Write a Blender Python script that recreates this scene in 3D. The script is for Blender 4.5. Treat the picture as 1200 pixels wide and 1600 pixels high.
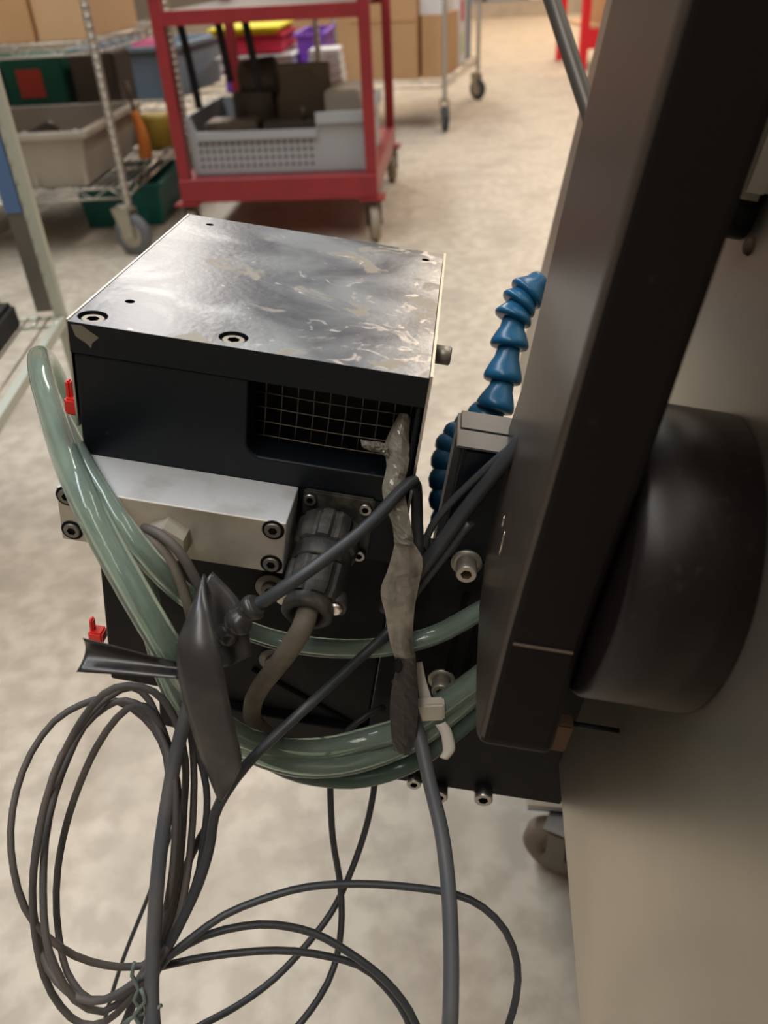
import bpy, bmesh, math, random
from mathutils import Vector, Matrix
random.seed(7)
for o in list(bpy.data.objects): bpy.data.objects.remove(o)
SC = bpy.context.scene
COL = SC.collection
F_PX = 1250.0

# ------------------------------------------------------------------ camera
d_ = Vector((.045, .823, .566)).normalized()          # world down, in camera axes (right, down, forward)
U_ = -d_
Y_ = (Vector((0, 0, 1)) - U_*U_.z).normalized()
X_ = Y_.cross(U_)
WR = Matrix((X_, Y_, U_))                              # camera axes -> world
CAM = Vector((0, 0, .75))
cam = bpy.data.cameras.new('camera'); cam_o = bpy.data.objects.new('camera', cam); COL.objects.link(cam_o)
cam.sensor_fit = 'VERTICAL'; cam.sensor_height = 24; cam.lens = F_PX/1600*24
cam.clip_start = .01; cam.clip_end = 100
rot = Matrix((WR.col[0], -WR.col[1], -WR.col[2])).transposed()
cam_o.matrix_world = Matrix.Translation(CAM) @ rot.to_4x4()
cam.dof.use_dof = True; cam.dof.focus_distance = .39; cam.dof.aperture_fstop = cam.lens/3.0
SC.camera = cam_o

# ------------------------------------------------------------------ light and exposure
SC.view_settings.view_transform = 'Standard'; SC.view_settings.look = 'None'
SC.view_settings.gamma = 1; SC.view_settings.exposure = 0.0
SC.view_settings.use_curve_mapping = False
w = bpy.data.worlds.new('world'); SC.world = w; w.use_nodes = True
bg = w.node_tree.nodes['Background']; bg.inputs[0].default_value = (.52, .50, .48, 1); bg.inputs[1].default_value = .34
def area(name, loc, sx, sy, power, color, rotx=0, rotz=0):
    l = bpy.data.lights.new(name, 'AREA'); l.shape = 'RECTANGLE'; l.size = sx; l.size_y = sy
    l.energy = power; l.color = color
    o = bpy.data.objects.new(name, l); COL.objects.link(o); o.location = loc; o.rotation_euler = (rotx, 0, rotz)
    return o
area('ceiling_strip_lamp', (-1.5, 2.2, 4.2), .5, 5.0, 150, (.86, .93, 1))
area('ceiling_strip_lamp', (1.6, 3.0, 4.2), .5, 5.0, 110, (1, .93, .84))
area('ceiling_strip_lamp', (-1.2, 8.5, 4.2), .5, 5.0, 190, (1, .90, .78))
area('ceiling_strip_lamp', (3.0, 10.5, 4.2), 1.2, 5.0, 380, (1, .74, .50))
area('ceiling_strip_lamp', (-.6, -1.8, 4.2), .5, 3.5, 75, (1, .93, .85))

# ------------------------------------------------------------------ frames of reference
def ray(px, py): return Vector(((px-600)/F_PX, (py-800)/F_PX, 1))
def P(px, py, z): return CAM + WR @ (ray(px, py)*z)
def F(px, py, h=0):
    r = WR @ ray(px, py); return CAM + r*((h-.75)/r.z)
MX = Vector((0.98743446, 0.15789779, -0.00644022)); MY = Vector((0.09507571, -0.5610282, 0.82231865)); MZ = Vector((0.12622915, -0.81259808, -0.56899083))
MT = Vector((-0.12975079, -0.07824585, 0.32752797))
MROT = Matrix((WR@MX, WR@MY, WR@MZ)).transposed()
MACH = Matrix.Translation(CAM + WR@MT) @ MROT.to_4x4()   # the machine leans a few degrees to its right
def mp(px, py, a, val):
    d = ray(px, py); n = (MX, MY, MZ)[a]; z = (val + n.dot(MT))/n.dot(d); q = d*z - MT
    return Vector((MX.dot(q), MY.dot(q), MZ.dot(q)))

# ------------------------------------------------------------------ materials
MATS = {}
def mat(name, col, rough=.5, metal=0, noise=None, scale=20, bump=0, bscale=60, spec=.5, trans=0, alpha=1, ior=1.45, stretch=None,
        rough2=None, lo=.4, hi=.6, detail=6, coat=0, noise2=None, scale2=5, lo2=.5, hi2=.6):
    if name in MATS: return MATS[name]
    m = bpy.data.materials.new(name); m.use_nodes = True; nt = m.node_tree; N = nt.nodes; L = nt.links
    b = N['Principled BSDF']; b.inputs['Base Color'].default_value = (*col, 1); b.inputs['Roughness'].default_value = rough
    b.inputs['Metallic'].default_value = metal; b.inputs['Specular IOR Level'].default_value = spec
    b.inputs['Transmission Weight'].default_value = trans; b.inputs['Alpha'].default_value = alpha; b.inputs['IOR'].default_value = ior
    b.inputs['Coat Weight'].default_value = coat
    tc = N.new('ShaderNodeTexCoord'); src = tc.outputs['Object']
    if stretch:
        mpn = N.new('ShaderNodeMapping'); mpn.inputs['Scale'].default_value = stretch; L.new(src, mpn.inputs[0]); src = mpn.outputs[0]
    def noise_(sc, lo, hi, det):
        n = N.new('ShaderNodeTexNoise'); n.inputs['Scale'].default_value = sc; n.inputs['Detail'].default_value = det; L.new(src, n.inputs['Vector'])
        r = N.new('ShaderNodeMapRange'); r.inputs[1].default_value = lo; r.inputs[2].default_value = hi; L.new(n.outputs[0], r.inputs[0]); return r.outputs[0]
    if noise:
        f = noise_(scale, lo, hi, detail)
        mx = N.new('ShaderNodeMix'); mx.data_type = 'RGBA'; L.new(f, mx.inputs[0]); mx.inputs[6].default_value = (*col, 1); mx.inputs[7].default_value = (*noise, 1)
        out = mx.outputs[2]
        if noise2:
            g = noise_(scale2, lo2, hi2, detail)
            m2 = N.new('ShaderNodeMix'); m2.data_type = 'RGBA'; L.new(g, m2.inputs[0]); L.new(out, m2.inputs[6]); m2.inputs[7].default_value = (*noise2, 1); out = m2.outputs[2]
        L.new(out, b.inputs['Base Color'])
        if rough2 is not None:
            rr = N.new('ShaderNodeMapRange'); rr.inputs[3].default_value = rough; rr.inputs[4].default_value = rough2; L.new(f, rr.inputs[0]); L.new(rr.outputs[0], b.inputs['Roughness'])
    if bump:
        n = N.new('ShaderNodeTexNoise'); n.inputs['Scale'].default_value = bscale; n.inputs['Detail'].default_value = 5; L.new(src, n.inputs['Vector'])
        bp = N.new('ShaderNodeBump'); bp.inputs['Strength'].default_value = bump; bp.inputs['Distance'].default_value = .002
        L.new(n.outputs[0], bp.inputs['Height']); L.new(bp.outputs[0], b.inputs['Normal'])
    MATS[name] = m; return m

M_floor = mat('concrete', (.44, .375, .295), .5, noise=(.56, .49, .395), scale=30, lo=.40, hi=.60, detail=10, bump=.12, bscale=60, noise2=(.37, .315, .25), scale2=5.5, lo2=.48, hi2=.72)
M_wall = mat('painted_wall', (.34, .30, .25), .8)
M_black = mat('black_anodised', (.004, .0065, .010), .45, noise=(.020, .021, .024), scale=260, lo=.64, hi=.75, spec=.3, bump=.04, bscale=400)
M_black2 = mat('black_satin', (.006, .006, .007), .55, noise=(.014, .013, .012), scale=60, lo=.5, hi=.75, spec=.25)
def lid_material():
    """grey hard-anodised plate, rubbed bright in patches that get denser towards the used (right, front) side"""
    m = mat('scuffed_sheen_plate', (.11, .12, .14), .36, metal=.62, bump=.06, bscale=300); nt = m.node_tree; N = nt.nodes; L = nt.links
    b = N['Principled BSDF']; tc = N.new('ShaderNodeTexCoord')
    sp = N.new('ShaderNodeSeparateXYZ'); L.new(tc.outputs['Object'], sp.inputs[0])
    def nz(sc, det, dist=0):
        n = N.new('ShaderNodeTexNoise'); n.inputs['Scale'].default_value = sc; n.inputs['Detail'].default_value = det; n.inputs['Distortion'].default_value = dist; L.new(tc.outputs['Object'], n.inputs['Vector']); return n.outputs[0]
    def mth(op, a, c):
        n = N.new('ShaderNodeMath'); n.operation = op
        for k, v in enumerate((a, c)):
            if isinstance(v, (int, float)): n.inputs[k].default_value = v
            else: L.new(v, n.inputs[k])
        return n.outputs[0]
    def ramp(v, lo, hi):
        r = N.new('ShaderNodeMapRange'); r.inputs[1].default_value = lo; r.inputs[2].default_value = hi; L.new(v, r.inputs[0]); return r.outputs[0]
    def mix(f, a, col):
        x = N.new('ShaderNodeMix'); x.data_type = 'RGBA'; L.new(f, x.inputs[0])
        if isinstance(a, tuple): x.inputs[6].default_value = a
        else: L.new(a, x.inputs[6])
        x.inputs[7].default_value = col; return x.outputs[2]
    worn = mth('ADD', nz(20, 12, .6), mth('MULTIPLY', sp.outputs[0], 1.3)); f1 = ramp(worn, .50, .74)  # noise is the scuffing; the x term paints in the ceiling's reflected gradient
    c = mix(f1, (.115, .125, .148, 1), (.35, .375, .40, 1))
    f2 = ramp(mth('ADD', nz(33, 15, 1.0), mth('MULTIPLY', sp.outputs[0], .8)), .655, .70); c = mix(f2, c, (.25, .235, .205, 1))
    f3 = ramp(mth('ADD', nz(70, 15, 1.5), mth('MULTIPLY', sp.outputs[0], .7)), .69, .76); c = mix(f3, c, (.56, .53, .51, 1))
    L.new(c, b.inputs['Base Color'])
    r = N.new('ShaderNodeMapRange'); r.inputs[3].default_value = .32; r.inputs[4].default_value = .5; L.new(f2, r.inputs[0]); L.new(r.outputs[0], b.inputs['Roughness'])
    return m
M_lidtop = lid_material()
M_alu = mat('brushed_aluminium', (.72, .72, .72), .42, metal=.35, noise=(.40, .38, .35), scale=34, lo=.52, hi=.75, detail=8, bump=.08, bscale=200, rough2=.5)
M_alufront = mat('stained_aluminium', (.50, .46, .39), .45, metal=.4, noise=(.34, .30, .235), scale=38, lo=.4, hi=.7, detail=8)
M_steel = mat('steel', (.42, .40, .37), .32, metal=1)
M_crsteel = mat('cream_steel', (.44, .41, .35), .4, metal=.6)
M_steel_d = mat('dull_steel', (.20, .185, .165), .5, metal=.7)
M_ring = mat('bore_shadow', (.006, .006, .006), .6, spec=.1)
M_stain = mat('stainless_sheet', (.55, .50, .42), .36, metal=.9, noise=(.37, .33, .27), scale=7, lo=.35, hi=.7, stretch=(1, .5, 1), bump=.03, bscale=300)
M_plate = mat('upright_black', (.007, .005, .0045), .5, noise=(.016, .013, .012), scale=220, lo=.65, hi=.78, spec=.2)
M_plate_side = mat('upright_side_sheen', (.050, .038, .030), .33, metal=.0, noise=(.08, .07, .062), scale=150, lo=.6, hi=.8, spec=.5, stretch=(1, 1, .3))  # side copy of the black plate, brownish floor reflection put into its base colour
M_motor = mat('motor_black', (.009, .006, .006), .38, noise=(.022, .018, .016), scale=300, lo=.6, hi=.75, spec=.4)
M_cable = mat('cable_black', (.035, .038, .043), .42, noise=(.045, .046, .048), scale=120, lo=.4, hi=.7)
M_cable_g = mat('cable_grey', (.070, .076, .085), .5, noise=(.11, .10, .095), scale=40, lo=.4, hi=.7)
M_cable_b = mat('cable_brown', (.12, .10, .088), .6, noise=(.075, .07, .068), scale=25, lo=.4, hi=.6)
M_dirty = mat('dusty_grey_cable', (.17, .145, .11), .7, noise=(.10, .085, .065), scale=60, lo=.4, hi=.7)
M_conn = mat('dusty_black_plastic', (.024, .023, .021), .55, noise=(.085, .075, .06), scale=90, lo=.45, hi=.7, bump=.2, bscale=300)
M_tape = mat('black_tape', (.034, .032, .032), .27, noise=(.055, .05, .047), scale=60, lo=.5, hi=.7, spec=.6, bump=.05, bscale=60)
M_dtape2 = mat('dark_dusty_tape', (.035, .031, .028), .35, noise=(.12, .10, .085), scale=45, lo=.5, hi=.72, spec=.6, bump=.3, bscale=90, stretch=(2, 2, .6))
M_dtape = mat('dusty_tape', (.26, .225, .18), .35, noise=(.06, .052, .045), scale=38, lo=.46, hi=.68, spec=.6, bump=.5, bscale=90, stretch=(2, 2, .6))
M_ctape = mat('clear_dusty_tape', (.30, .275, .22), .2, noise=(.15, .14, .115), scale=60, lo=.4, hi=.65, bump=.3, bscale=110, alpha=.75, spec=.8)
M_tube = mat('clear_green_tube', (.56, .67, .59), .08, trans=.80, ior=1.28, noise=(.46, .57, .49), scale=14, lo=.3, hi=.7, spec=.7)
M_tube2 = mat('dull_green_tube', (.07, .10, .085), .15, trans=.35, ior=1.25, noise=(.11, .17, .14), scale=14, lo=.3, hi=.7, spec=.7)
M_blue = mat('blue_plastic', (.010, .10, .21), .30, noise=(.016, .12, .24), scale=60, lo=.4, hi=.7)
M_red = mat('red_paint', (.30, .024, .028), .42, noise=(.24, .022, .025), scale=12, lo=.4, hi=.7)
M_redclip = mat('red_plastic', (.75, .03, .02), .4)
M_chrome = mat('chrome_wire', (.52, .49, .44), .3, metal=.85)
M_white = mat('white_nylon', (.55, .50, .42), .45)
M_upright = mat('pale_upright', (.50, .52, .44), .45, metal=.2)
M_card = mat('cardboard', (.56, .33, .16), .8, noise=(.50, .29, .14), scale=5, lo=.3, hi=.7)
M_card2 = mat('cardboard_pale', (.62, .40, .22), .8)
M_tote = mat('grey_tote', (.38, .33, .27), .6, noise=(.31, .27, .22), scale=6, lo=.4, hi=.7)
M_crate = mat('light_grey_crate', (.36, .37, .38), .55)
M_bgrey = mat('blue_grey_plastic', (.22, .28, .34), .55)
M_green = mat('dark_green_box', (.005, .09, .06), .5)
M_teal = mat('teal_bin', (.0, .11, .09), .5)
M_orange = mat('orange_handle', (.75, .24, .05), .45)
M_olive = mat('mustard_tub', (.36, .25, .03), .5)
M_purple = mat('purple_bin', (.20, .06, .42), .5)
M_lred = mat('red_lid', (.62, .03, .07), .5)
M_yellow = mat('yellow_lid', (.85, .72, .01), .5)
M_wlid = mat('white_tub', (.72, .70, .68), .5)
M_rubber = mat('caster_rubber', (.13, .135, .14), .6)
M_rubber_d = mat('dark_caster_rubber', (.03, .04, .045), .5)
M_tread = mat('beige_caster_rubber', (.33, .27, .20), .6)
M_zinc = mat('zinc_bracket', (.42, .38, .30), .4, metal=.6)
M_brown = mat('oily_metal', (.17, .13, .095), .5, metal=.4)
M_metal_d = mat('dark_machine_part', (.085, .068, .054), .5, metal=.3)
M_bluetape = mat('blue_tape', (.10, .18, .36), .5)
M_mesh = mat('grille_wire', (.15, .125, .095), .45, metal=.7)
M_rust = mat('rusty_spacer', (.10, .058, .034), .8)
M_brass = mat('brass', (.75, .50, .16), .25, metal=1)
M_pink = mat('magenta_rag', (.45, .08, .16), .7)
M_label = mat('red_label', (.42, .05, .03), .6)
M_bare = mat('bare_metal', (.80, .74, .66), .25, metal=1)
M_bright_red = mat('bright_red_paint', (.80, .02, .03), .4)

# ------------------------------------------------------------------ mesh helpers
def vb(bm, v): return bm.verts.new(v)
def face(bm, vs, mi=0, sm=False):
    try: f = bm.faces.new(vs)
    except ValueError: return None
    f.material_index = mi; f.smooth = sm; return f
def box(bm, a, b, mi=0, M=None, bev=0):
    (x0, y0, z0), (x1, y1, z1) = [[min(p, q) for p, q in zip(a, b)], [max(p, q) for p, q in zip(a, b)]]
    vs = [Vector(p) for p in ((x0,y0,z0),(x1,y0,z0),(x1,y1,z0),(x0,y1,z0),(x0,y0,z1),(x1,y0,z1),(x1,y1,z1),(x0,y1,z1))]
    if M is not None: vs = [M @ v for v in vs]
    vs = [vb(bm, v) for v in vs]; fs = []
    for q in ((0,3,2,1),(4,5,6,7),(0,1,5,4),(1,2,6,5),(2,3,7,6),(3,0,4,7)): fs.append(face(bm, [vs[i] for i in q], mi))
    if bev: bmesh.ops.bevel(bm, geom=list({e for f in fs for e in f.edges}), offset=bev, segments=2, affect='EDGES')
    return bm
def prism(bm, pts, axis, a, b, mi=0, M=None, caps=True):
    """extrude a 2-D outline (in the two other axes, in order) along axis from a to b"""
    def mk(p, t):
        v = [0, 0, 0]; o = [i for i in range(3) if i != axis]; v[o[0]] = p[0]; v[o[1]] = p[1]; v[axis] = t
        v = Vector(v); return vb(bm, M @ v if M is not None else v)
    A = [mk(p, a) for p in pts]; B = [mk(p, b) for p in pts]; n = len(pts)
    if caps: face(bm, A[::-1], mi); face(bm, B, mi)
    for i in range(n): face(bm, (A[i], A[(i+1) % n], B[(i+1) % n], B[i]), mi)
    bmesh.ops.recalc_face_normals(bm, faces=bm.faces[:]); return bm
def frame_of(dirv):
    z = Vector(dirv).normalized(); h = Vector((0, 0, 1)) if abs(z.z) < .9 else Vector((1, 0, 0))
    x = h.cross(z).normalized(); return Matrix((x, z.cross(x), z)).transposed()
def lathe(bm, prof, origin, dirv, n=24, mi=0, sm=True, cap0=True, cap1=True, scal=(1, 1), rad=None):
    """prof = [(radius, distance along dirv)]; rad(i,k) optional radius factor"""
    R = frame_of(dirv); rings = []
    for i, (r, t) in enumerate(prof):
        ring = []
        for k in range(n):
            a = 2*math.pi*k/n; rr = r*(rad(i, k) if rad else 1)
            ring.append(vb(bm, Vector(origin) + R @ Vector((rr*math.cos(a)*scal[0], rr*math.sin(a)*scal[1], t))))
        rings.append(ring)
    for i in range(len(rings)-1):
        for k in range(n): face(bm, (rings[i][k], rings[i][(k+1) % n], rings[i+1][(k+1) % n], rings[i+1][k]), mi, sm)
    if cap0: face(bm, rings[0][::-1], mi)
    if cap1: face(bm, rings[-1], mi)
    return bm
def cyl(bm, a, b, r, n=16, mi=0, sm=True):
    a = Vector(a); b = Vector(b); return lathe(bm, [(r, 0), (r, (b-a).length)], a, b-a, n, mi, sm)
def catmull(pts, step):
    pts = [Vector(p) for p in pts]; ext = [pts[0]*2-pts[1]] + pts + [pts[-1]*2-pts[-2]]; out = []
    for i in range(1, len(ext)-2):
        p0, p1, p2, p3 = ext[i-1:i+3]; n = max(2, int((p2-p1).length/step))
        for k in range(n):
            t = k/n
            out.append(.5*((2*p1)+(p2-p0)*t+(2*p0-5*p1+4*p2-p3)*t*t+(3*p1-p0-3*p2+p3)*t*t*t))
    out.append(pts[-1]); return out
def sweep(bm, pts, r, n=10, step=.006, mi=0, flip=False, cap=True, smoothed=True):
    c = catmull(pts, step) if smoothed else [Vector(p) for p in pts]
    rf = r if callable(r) else (lambda t: r)
    T = [(c[min(i+1, len(c)-1)]-c[max(i-1, 0)]).normalized() for i in range(len(c))]
    nrm = frame_of(T[0]).col[0].copy(); rings = []
    for i, p in enumerate(c):
        nrm = (nrm - T[i]*nrm.dot(T[i])).normalized(); bn = T[i].cross(nrm); rr = rf(i/(len(c)-1))
        rings.append([vb(bm, p + (nrm*math.cos(2*math.pi*k/n) + bn*math.sin(2*math.pi*k/n))*rr) for k in range(n)])
    for i in range(len(rings)-1):
        for k in range(n):
            q = (rings[i][k], rings[i][(k+1) % n], rings[i+1][(k+1) % n], rings[i+1][k])
            face(bm, q[::-1] if flip else q, mi, True)
    if cap: face(bm, rings[0][::-1] if not flip else rings[0], mi); face(bm, rings[-1] if not flip else rings[-1][::-1], mi)
    return bm
def ribbon(rows, thick=.0005, bow=.0, nx=6, step=.006, wob=0):
    """strip of tape between a left and a right edge (world points), with real thickness"""
    bm = bmesh.new(); Lp = [Vector(a) for a, b in rows]; Rp = [Vector(b) for a, b in rows]
    k = 5; cl = []; cr = []
    def cat(ps):
        ext = [ps[0]*2-ps[1]] + ps + [ps[-1]*2-ps[-2]]; out = []
        for i in range(1, len(ext)-2):
            p0, p1, p2, p3 = ext[i-1:i+3]
            for j in range(k):
                t = j/k; out.append(.5*((2*p1)+(p2-p0)*t+(2*p0-5*p1+4*p2-p3)*t*t+(3*p1-p0-3*p2+p3)*t*t*t))
        out.append(ps[-1]); return out
    cl = cat(Lp); cr = cat(Rp); n = len(cl); grid = []
    for i in range(n):
        T = (cl[min(i+1, n-1)]+cr[min(i+1, n-1)]-cl[max(i-1, 0)]-cr[max(i-1, 0)]).normalized(); ac = cr[i]-cl[i]
        N = ac.cross(T).normalized()
        if (CAM-cl[i]).dot(N) < 0: N = -N
        row = []
        for j in range(nx+1):
            u = j/nx; p = cl[i].lerp(cr[i], u) + N*(bow*4*u*(1-u))
            if wob: p = p + N*random.uniform(-wob, wob)
            row.append((p, N))
        grid.append(row)
    A = [[vb(bm, p) for p, N in row] for row in grid]; B = [[vb(bm, p-N*thick) for p, N in row] for row in grid]
    for i in range(n-1):
        for j in range(nx):
            face(bm, (A[i][j], A[i][j+1], A[i+1][j+1], A[i+1][j]), 0, not wob); face(bm, (B[i][j], B[i+1][j], B[i+1][j+1], B[i][j+1]), 0, not wob)
        face(bm, (A[i][0], A[i+1][0], B[i+1][0], B[i][0])); face(bm, (A[i][nx], B[i][nx], B[i+1][nx], A[i+1][nx]))
    for j in range(nx):
        face(bm, (A[0][j], B[0][j], B[0][j+1], A[0][j+1])); face(bm, (A[-1][j], A[-1][j+1], B[-1][j+1], B[-1][j]))
    bmesh.ops.recalc_face_normals(bm, faces=bm.faces[:]); return bm
def socket_screw(bm, o, d, r, h, mi=0, mi_hole=1, washer=0, n=28):
    """cap head with a real hexagonal recess; o = seat centre, d = direction the head points"""
    o = Vector(o); d = Vector(d).normalized(); R = frame_of(d)
    if washer: lathe(bm, [(washer, 0), (washer, .0014), (r*.9, .0014)], o, d, n, mi, cap1=False); o = o + d*.0014
    b = r*.1; lathe(bm, [(r, 0), (r, h-b), (r-b, h)], o, d, n, mi, cap1=False)
    hx = r*.55
    def hexr(k): a = (2*math.pi*k/n) % (math.pi/3) - math.pi/6; return hx*math.cos(math.pi/6)/math.cos(a)
    def rg(rad, t, fn=None): return [vb(bm, o + R @ Vector(((fn(k) if fn else rad)*math.cos(2*math.pi*k/n), (fn(k) if fn else rad)*math.sin(2*math.pi*k/n), t))) for k in range(n)]
    a = rg(r-b, h); c = rg(0, h, hexr); e = rg(0, h-r*.75, hexr)
    for k in range(n):
        k2 = (k+1) % n; face(bm, (a[k], a[k2], c[k2], c[k]), mi); face(bm, (c[k], c[k2], e[k2], e[k]), mi_hole)
    face(bm, e, mi_hole); return bm

def link(o): COL.objects.link(o); return o
WORLD_BUILT = set()
def obj(name, bm, mats, parent=None, label=None, cat=None, group=None, kind=None, bevel=0, centre=True):
    me = bpy.data.meshes.new(name)
    if parent is None and centre and len(bm.verts):
        lo = Vector([min(v.co[i] for v in bm.verts) for i in range(3)]); hi = Vector([max(v.co[i] for v in bm.verts) for i in range(3)])
        c = Vector(((lo.x+hi.x)/2, (lo.y+hi.y)/2, lo.z)); bmesh.ops.translate(bm, verts=bm.verts[:], vec=-c)
    else: c = Vector((0, 0, 0))
    if parent is not None and parent.name in WORLD_BUILT: bmesh.ops.translate(bm, verts=bm.verts[:], vec=-parent.location)
    bm.to_mesh(me); bm.free()
    for m in (mats if isinstance(mats, (list, tuple)) else [mats]): me.materials.append(m)
    o = link(bpy.data.objects.new(name, me)); o.location = c
    if parent: o.parent = parent
    elif centre: WORLD_BUILT.add(o.name)
    if label: o['label'] = label
    if cat: o['category'] = cat
    if group: o['group'] = group
    if kind: o['kind'] = kind
    if bevel:
        md = o.modifiers.new('bevel', 'BEVEL'); md.width = bevel; md.segments = 3; md.limit_method = 'ANGLE'; md.angle_limit = .6
        md.harden_normals = False
    return o
def thing(name, label, cat, matrix=None, group=None):
    o = link(bpy.data.objects.new(name, None)); o.empty_display_size = .05
    if matrix is not None: o.matrix_world = matrix
    o['label'] = label; o['category'] = cat
    if group: o['group'] = group
    return o
def B(): return bmesh.new()
def TR(x, y, z=0, rz=0): return Matrix.Translation((x, y, z)) @ Matrix.Rotation(rz, 4, 'Z')
def copy_tree(o, M, label=None, group=None):
    c = link(o.copy()); c.matrix_world = M
    if label: c['label'] = label
    if group: c['group'] = group
    def rec(a, b):
        for ch in [q for q in COL.objects if q.parent == a]:
            d = link(ch.copy()); d.parent = b; rec(ch, d)
    rec(o, c); return c

# ================================================================== setting
bm = B(); box(bm, (-9, -4, -.05), (9, 17, 0)); obj('floor', bm, M_floor, kind='structure', centre=False)
bm = B(); box(bm, (-9, 16.6, 0), (9, 16.8, 4.5)); obj('wall_back', bm, M_wall, kind='structure', centre=False)
bm = B(); box(bm, (-9.2, -4, 0), (-9, 16.8, 4.5)); obj('wall_left', bm, M_wall, kind='structure', centre=False)
bm = B(); box(bm, (9, -4, 0), (9.2, 16.8, 4.5)); obj('wall_right', bm, M_wall, kind='structure', centre=False)
bm = B(); box(bm, (-9.2, -4.2, 0), (9.2, -4, 4.5)); obj('wall_front', bm, M_wall, kind='structure', centre=False)

# ================================================================== print head (machine axes: x right, y away, z up; origin = front left top corner)
head = thing('sensor_head', 'black metal machine head with scuffed silver top plate and mesh window', 'machine head', MACH)
# lid with two counterbored holes
def plate_with_holes(bm, x0, x1, y0, y1, z0, z1, holes, mi_top, mi_side):
    def loop(ps): vs = [vb(bm, p) for p in ps]; return vs, [bm.edges.new((vs[i], vs[(i+1) % len(vs)])) for i in range(len(vs))]
    ov, oe = loop([(x0, y0, z1), (x1, y0, z1), (x1, y1, z1), (x0, y1, z1)]); edges = list(oe); rings = []
    for (hx, hy, r, dp) in holes:
        n = 36 if r > .004 else 18
        v, e = loop([(hx+r*math.cos(2*math.pi*k/n), hy+r*math.sin(2*math.pi*k/n), z1) for k in range(n)]); edges += e; rings.append((v, dp))
    res = bmesh.ops.triangle_fill(bm, edges=edges, use_beauty=True, use_dissolve=False, normal=(0, 0, 1))
    for f in res['geom']:
        if isinstance(f, bmesh.types.BMFace): f.material_index = mi_top
    for v, dp in rings:
        b = [vb(bm, q.co-Vector((0, 0, dp))) for q in v]; n = len(v)
        for k in range(n): face(bm, (b[k], v[k], v[(k+1) % n], b[(k+1) % n]), mi_side)
        face(bm, b, mi_side)
    lo = [vb(bm, q.co-Vector((0, 0, z1-z0))) for q in ov]
    for k in range(4): face(bm, (lo[k], lo[(k+1) % 4], ov[(k+1) % 4], ov[k]), mi_side)
    face(bm, lo[::-1], mi_side); return bm
holes = [(.0073, .0085, .0062, .005), (.0667, .0097, .0062, .005), (.0153, .030, .0022, .006), (.0156, .1574, .0022, .006), (.1404, .1553, .0022, .006)]
bm = plate_with_holes(B(), 0, .150, 0, .171, -.0137, 0, holes, 0, 1)
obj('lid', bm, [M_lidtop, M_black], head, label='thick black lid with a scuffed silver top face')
for h in holes[:2]:
    bm = socket_screw(B(), (h[0], h[1], -.0050), (0, 0, 1), .0050, .0040); obj('lid_screw', bm, [mat('screw_steel', (.30, .275, .23), .45, metal=.6), M_ring], head)
# thin steel side sheets standing a little proud of the lid
bm = B(); box(bm, (-.0010, .001, -.05), (-.0001, .170, .0003)); obj('side_sheet', bm, M_steel, head)
bm = B(); box(bm, (.1504, .001, -.10), (.1516, .172, .0004)); obj('side_sheet', bm, M_steel, head)
bm = B(); lathe(bm, [(.0045, 0), (.0045, .0075), (.0038, .0082)], (.1516, .055, -.0125), (1, 0, 0), 20); obj('side_knob', bm, MATS['screw_steel'], head, label='small grey round knob on the right side')
# upper housing, C-shaped front round the window
def arc(cx, cz, r, a0, a1, n=6): return [(cx+r*math.cos(math.radians(a0+(a1-a0)*i/n)), cz+r*math.sin(math.radians(a0+(a1-a0)*i/n))) for i in range(n+1)]
xl, xr, zt, zb = .0010, .1495, -.0141, -.0640
wl, wr, wb = .0757, .1470, -.0505
pts = [(xl, zt), (xl, zb), (xr, zb), (xr, zt), (wr, zt)] + [(wr, wb+.003)] + arc(wr-.003, wb+.003, .003, 0, -90, 4)[1:] + arc(wl+.007, wb+.007, .007, -90, -180, 6) + [(wl, zt)]
bm = prism(B(), pts, 1, .0004, .020)
obj('housing_front', bm, M_black, head, bevel=.0012)
bm = B(); box(bm, (xl, .034, zb), (xr, .170, zt)); box(bm, (xl, .0201, zb), (wl, .034, zt)); box(bm, (wr, .0201, zb), (xr, .034, zt)); box(bm, (wl, .0201, zb), (wr, .034, wb))
obj('housing', bm, M_black2, head)
# wire grille
for i in range(10):
    x = wl+.0045+i*.0072; bm = sweep(B(), [(x, .015, zt), (x+.0003, .0155, -.032), (x, .015, wb+.001)], .00032, 6, .01); obj('grille_wire', bm, M_mesh, head)
for i in range(5):
    z = -.0185-i*.0072; bm = sweep(B(), [(wl, .0146, z), ((wl+wr)/2, .0142, z-.0004), (wr, .0146, z)], .00032, 6, .01); obj('grille_wire', bm, M_mesh, head)
bm = B(); sweep(bm, [(wl+.004, .022, -.017), (wl+.010, .020, -.021)], lambda t: .0026-.0012*t, 8, .002); obj('brass_tab', bm, M_brass, head, label='small tan tab behind the mesh')
# tape scrap on the front left corner
bm = B(); vs = [(.0015, -.0012), (.0060, -.0010), (.0128, -.0052), (.0098, -.0082), (.0092, -.0104), (.0075, -.0086), (.0030, -.0060)]
prism(bm, [(x, z) for x, z in vs], 1, -.0003, 0); obj('tape_scrap', bm, mat('olive_tape', (.17, .155, .115), .5), head, label='torn olive grey tape scrap on the corner')
# lower body
pts = [(.0005, -.0640), (.0005, -.2180), (.150, -.2228), (.150, -.0640)]
bm = prism(B(), pts, 1, .0065, .120); obj('lower_body', bm, M_black2, head, bevel=.0015)
bm = B(); box(bm, (.1008, .0005, -.0980), (.1498, .0064, -.0642)); obj('connector_panel', bm, M_black, head)
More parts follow.
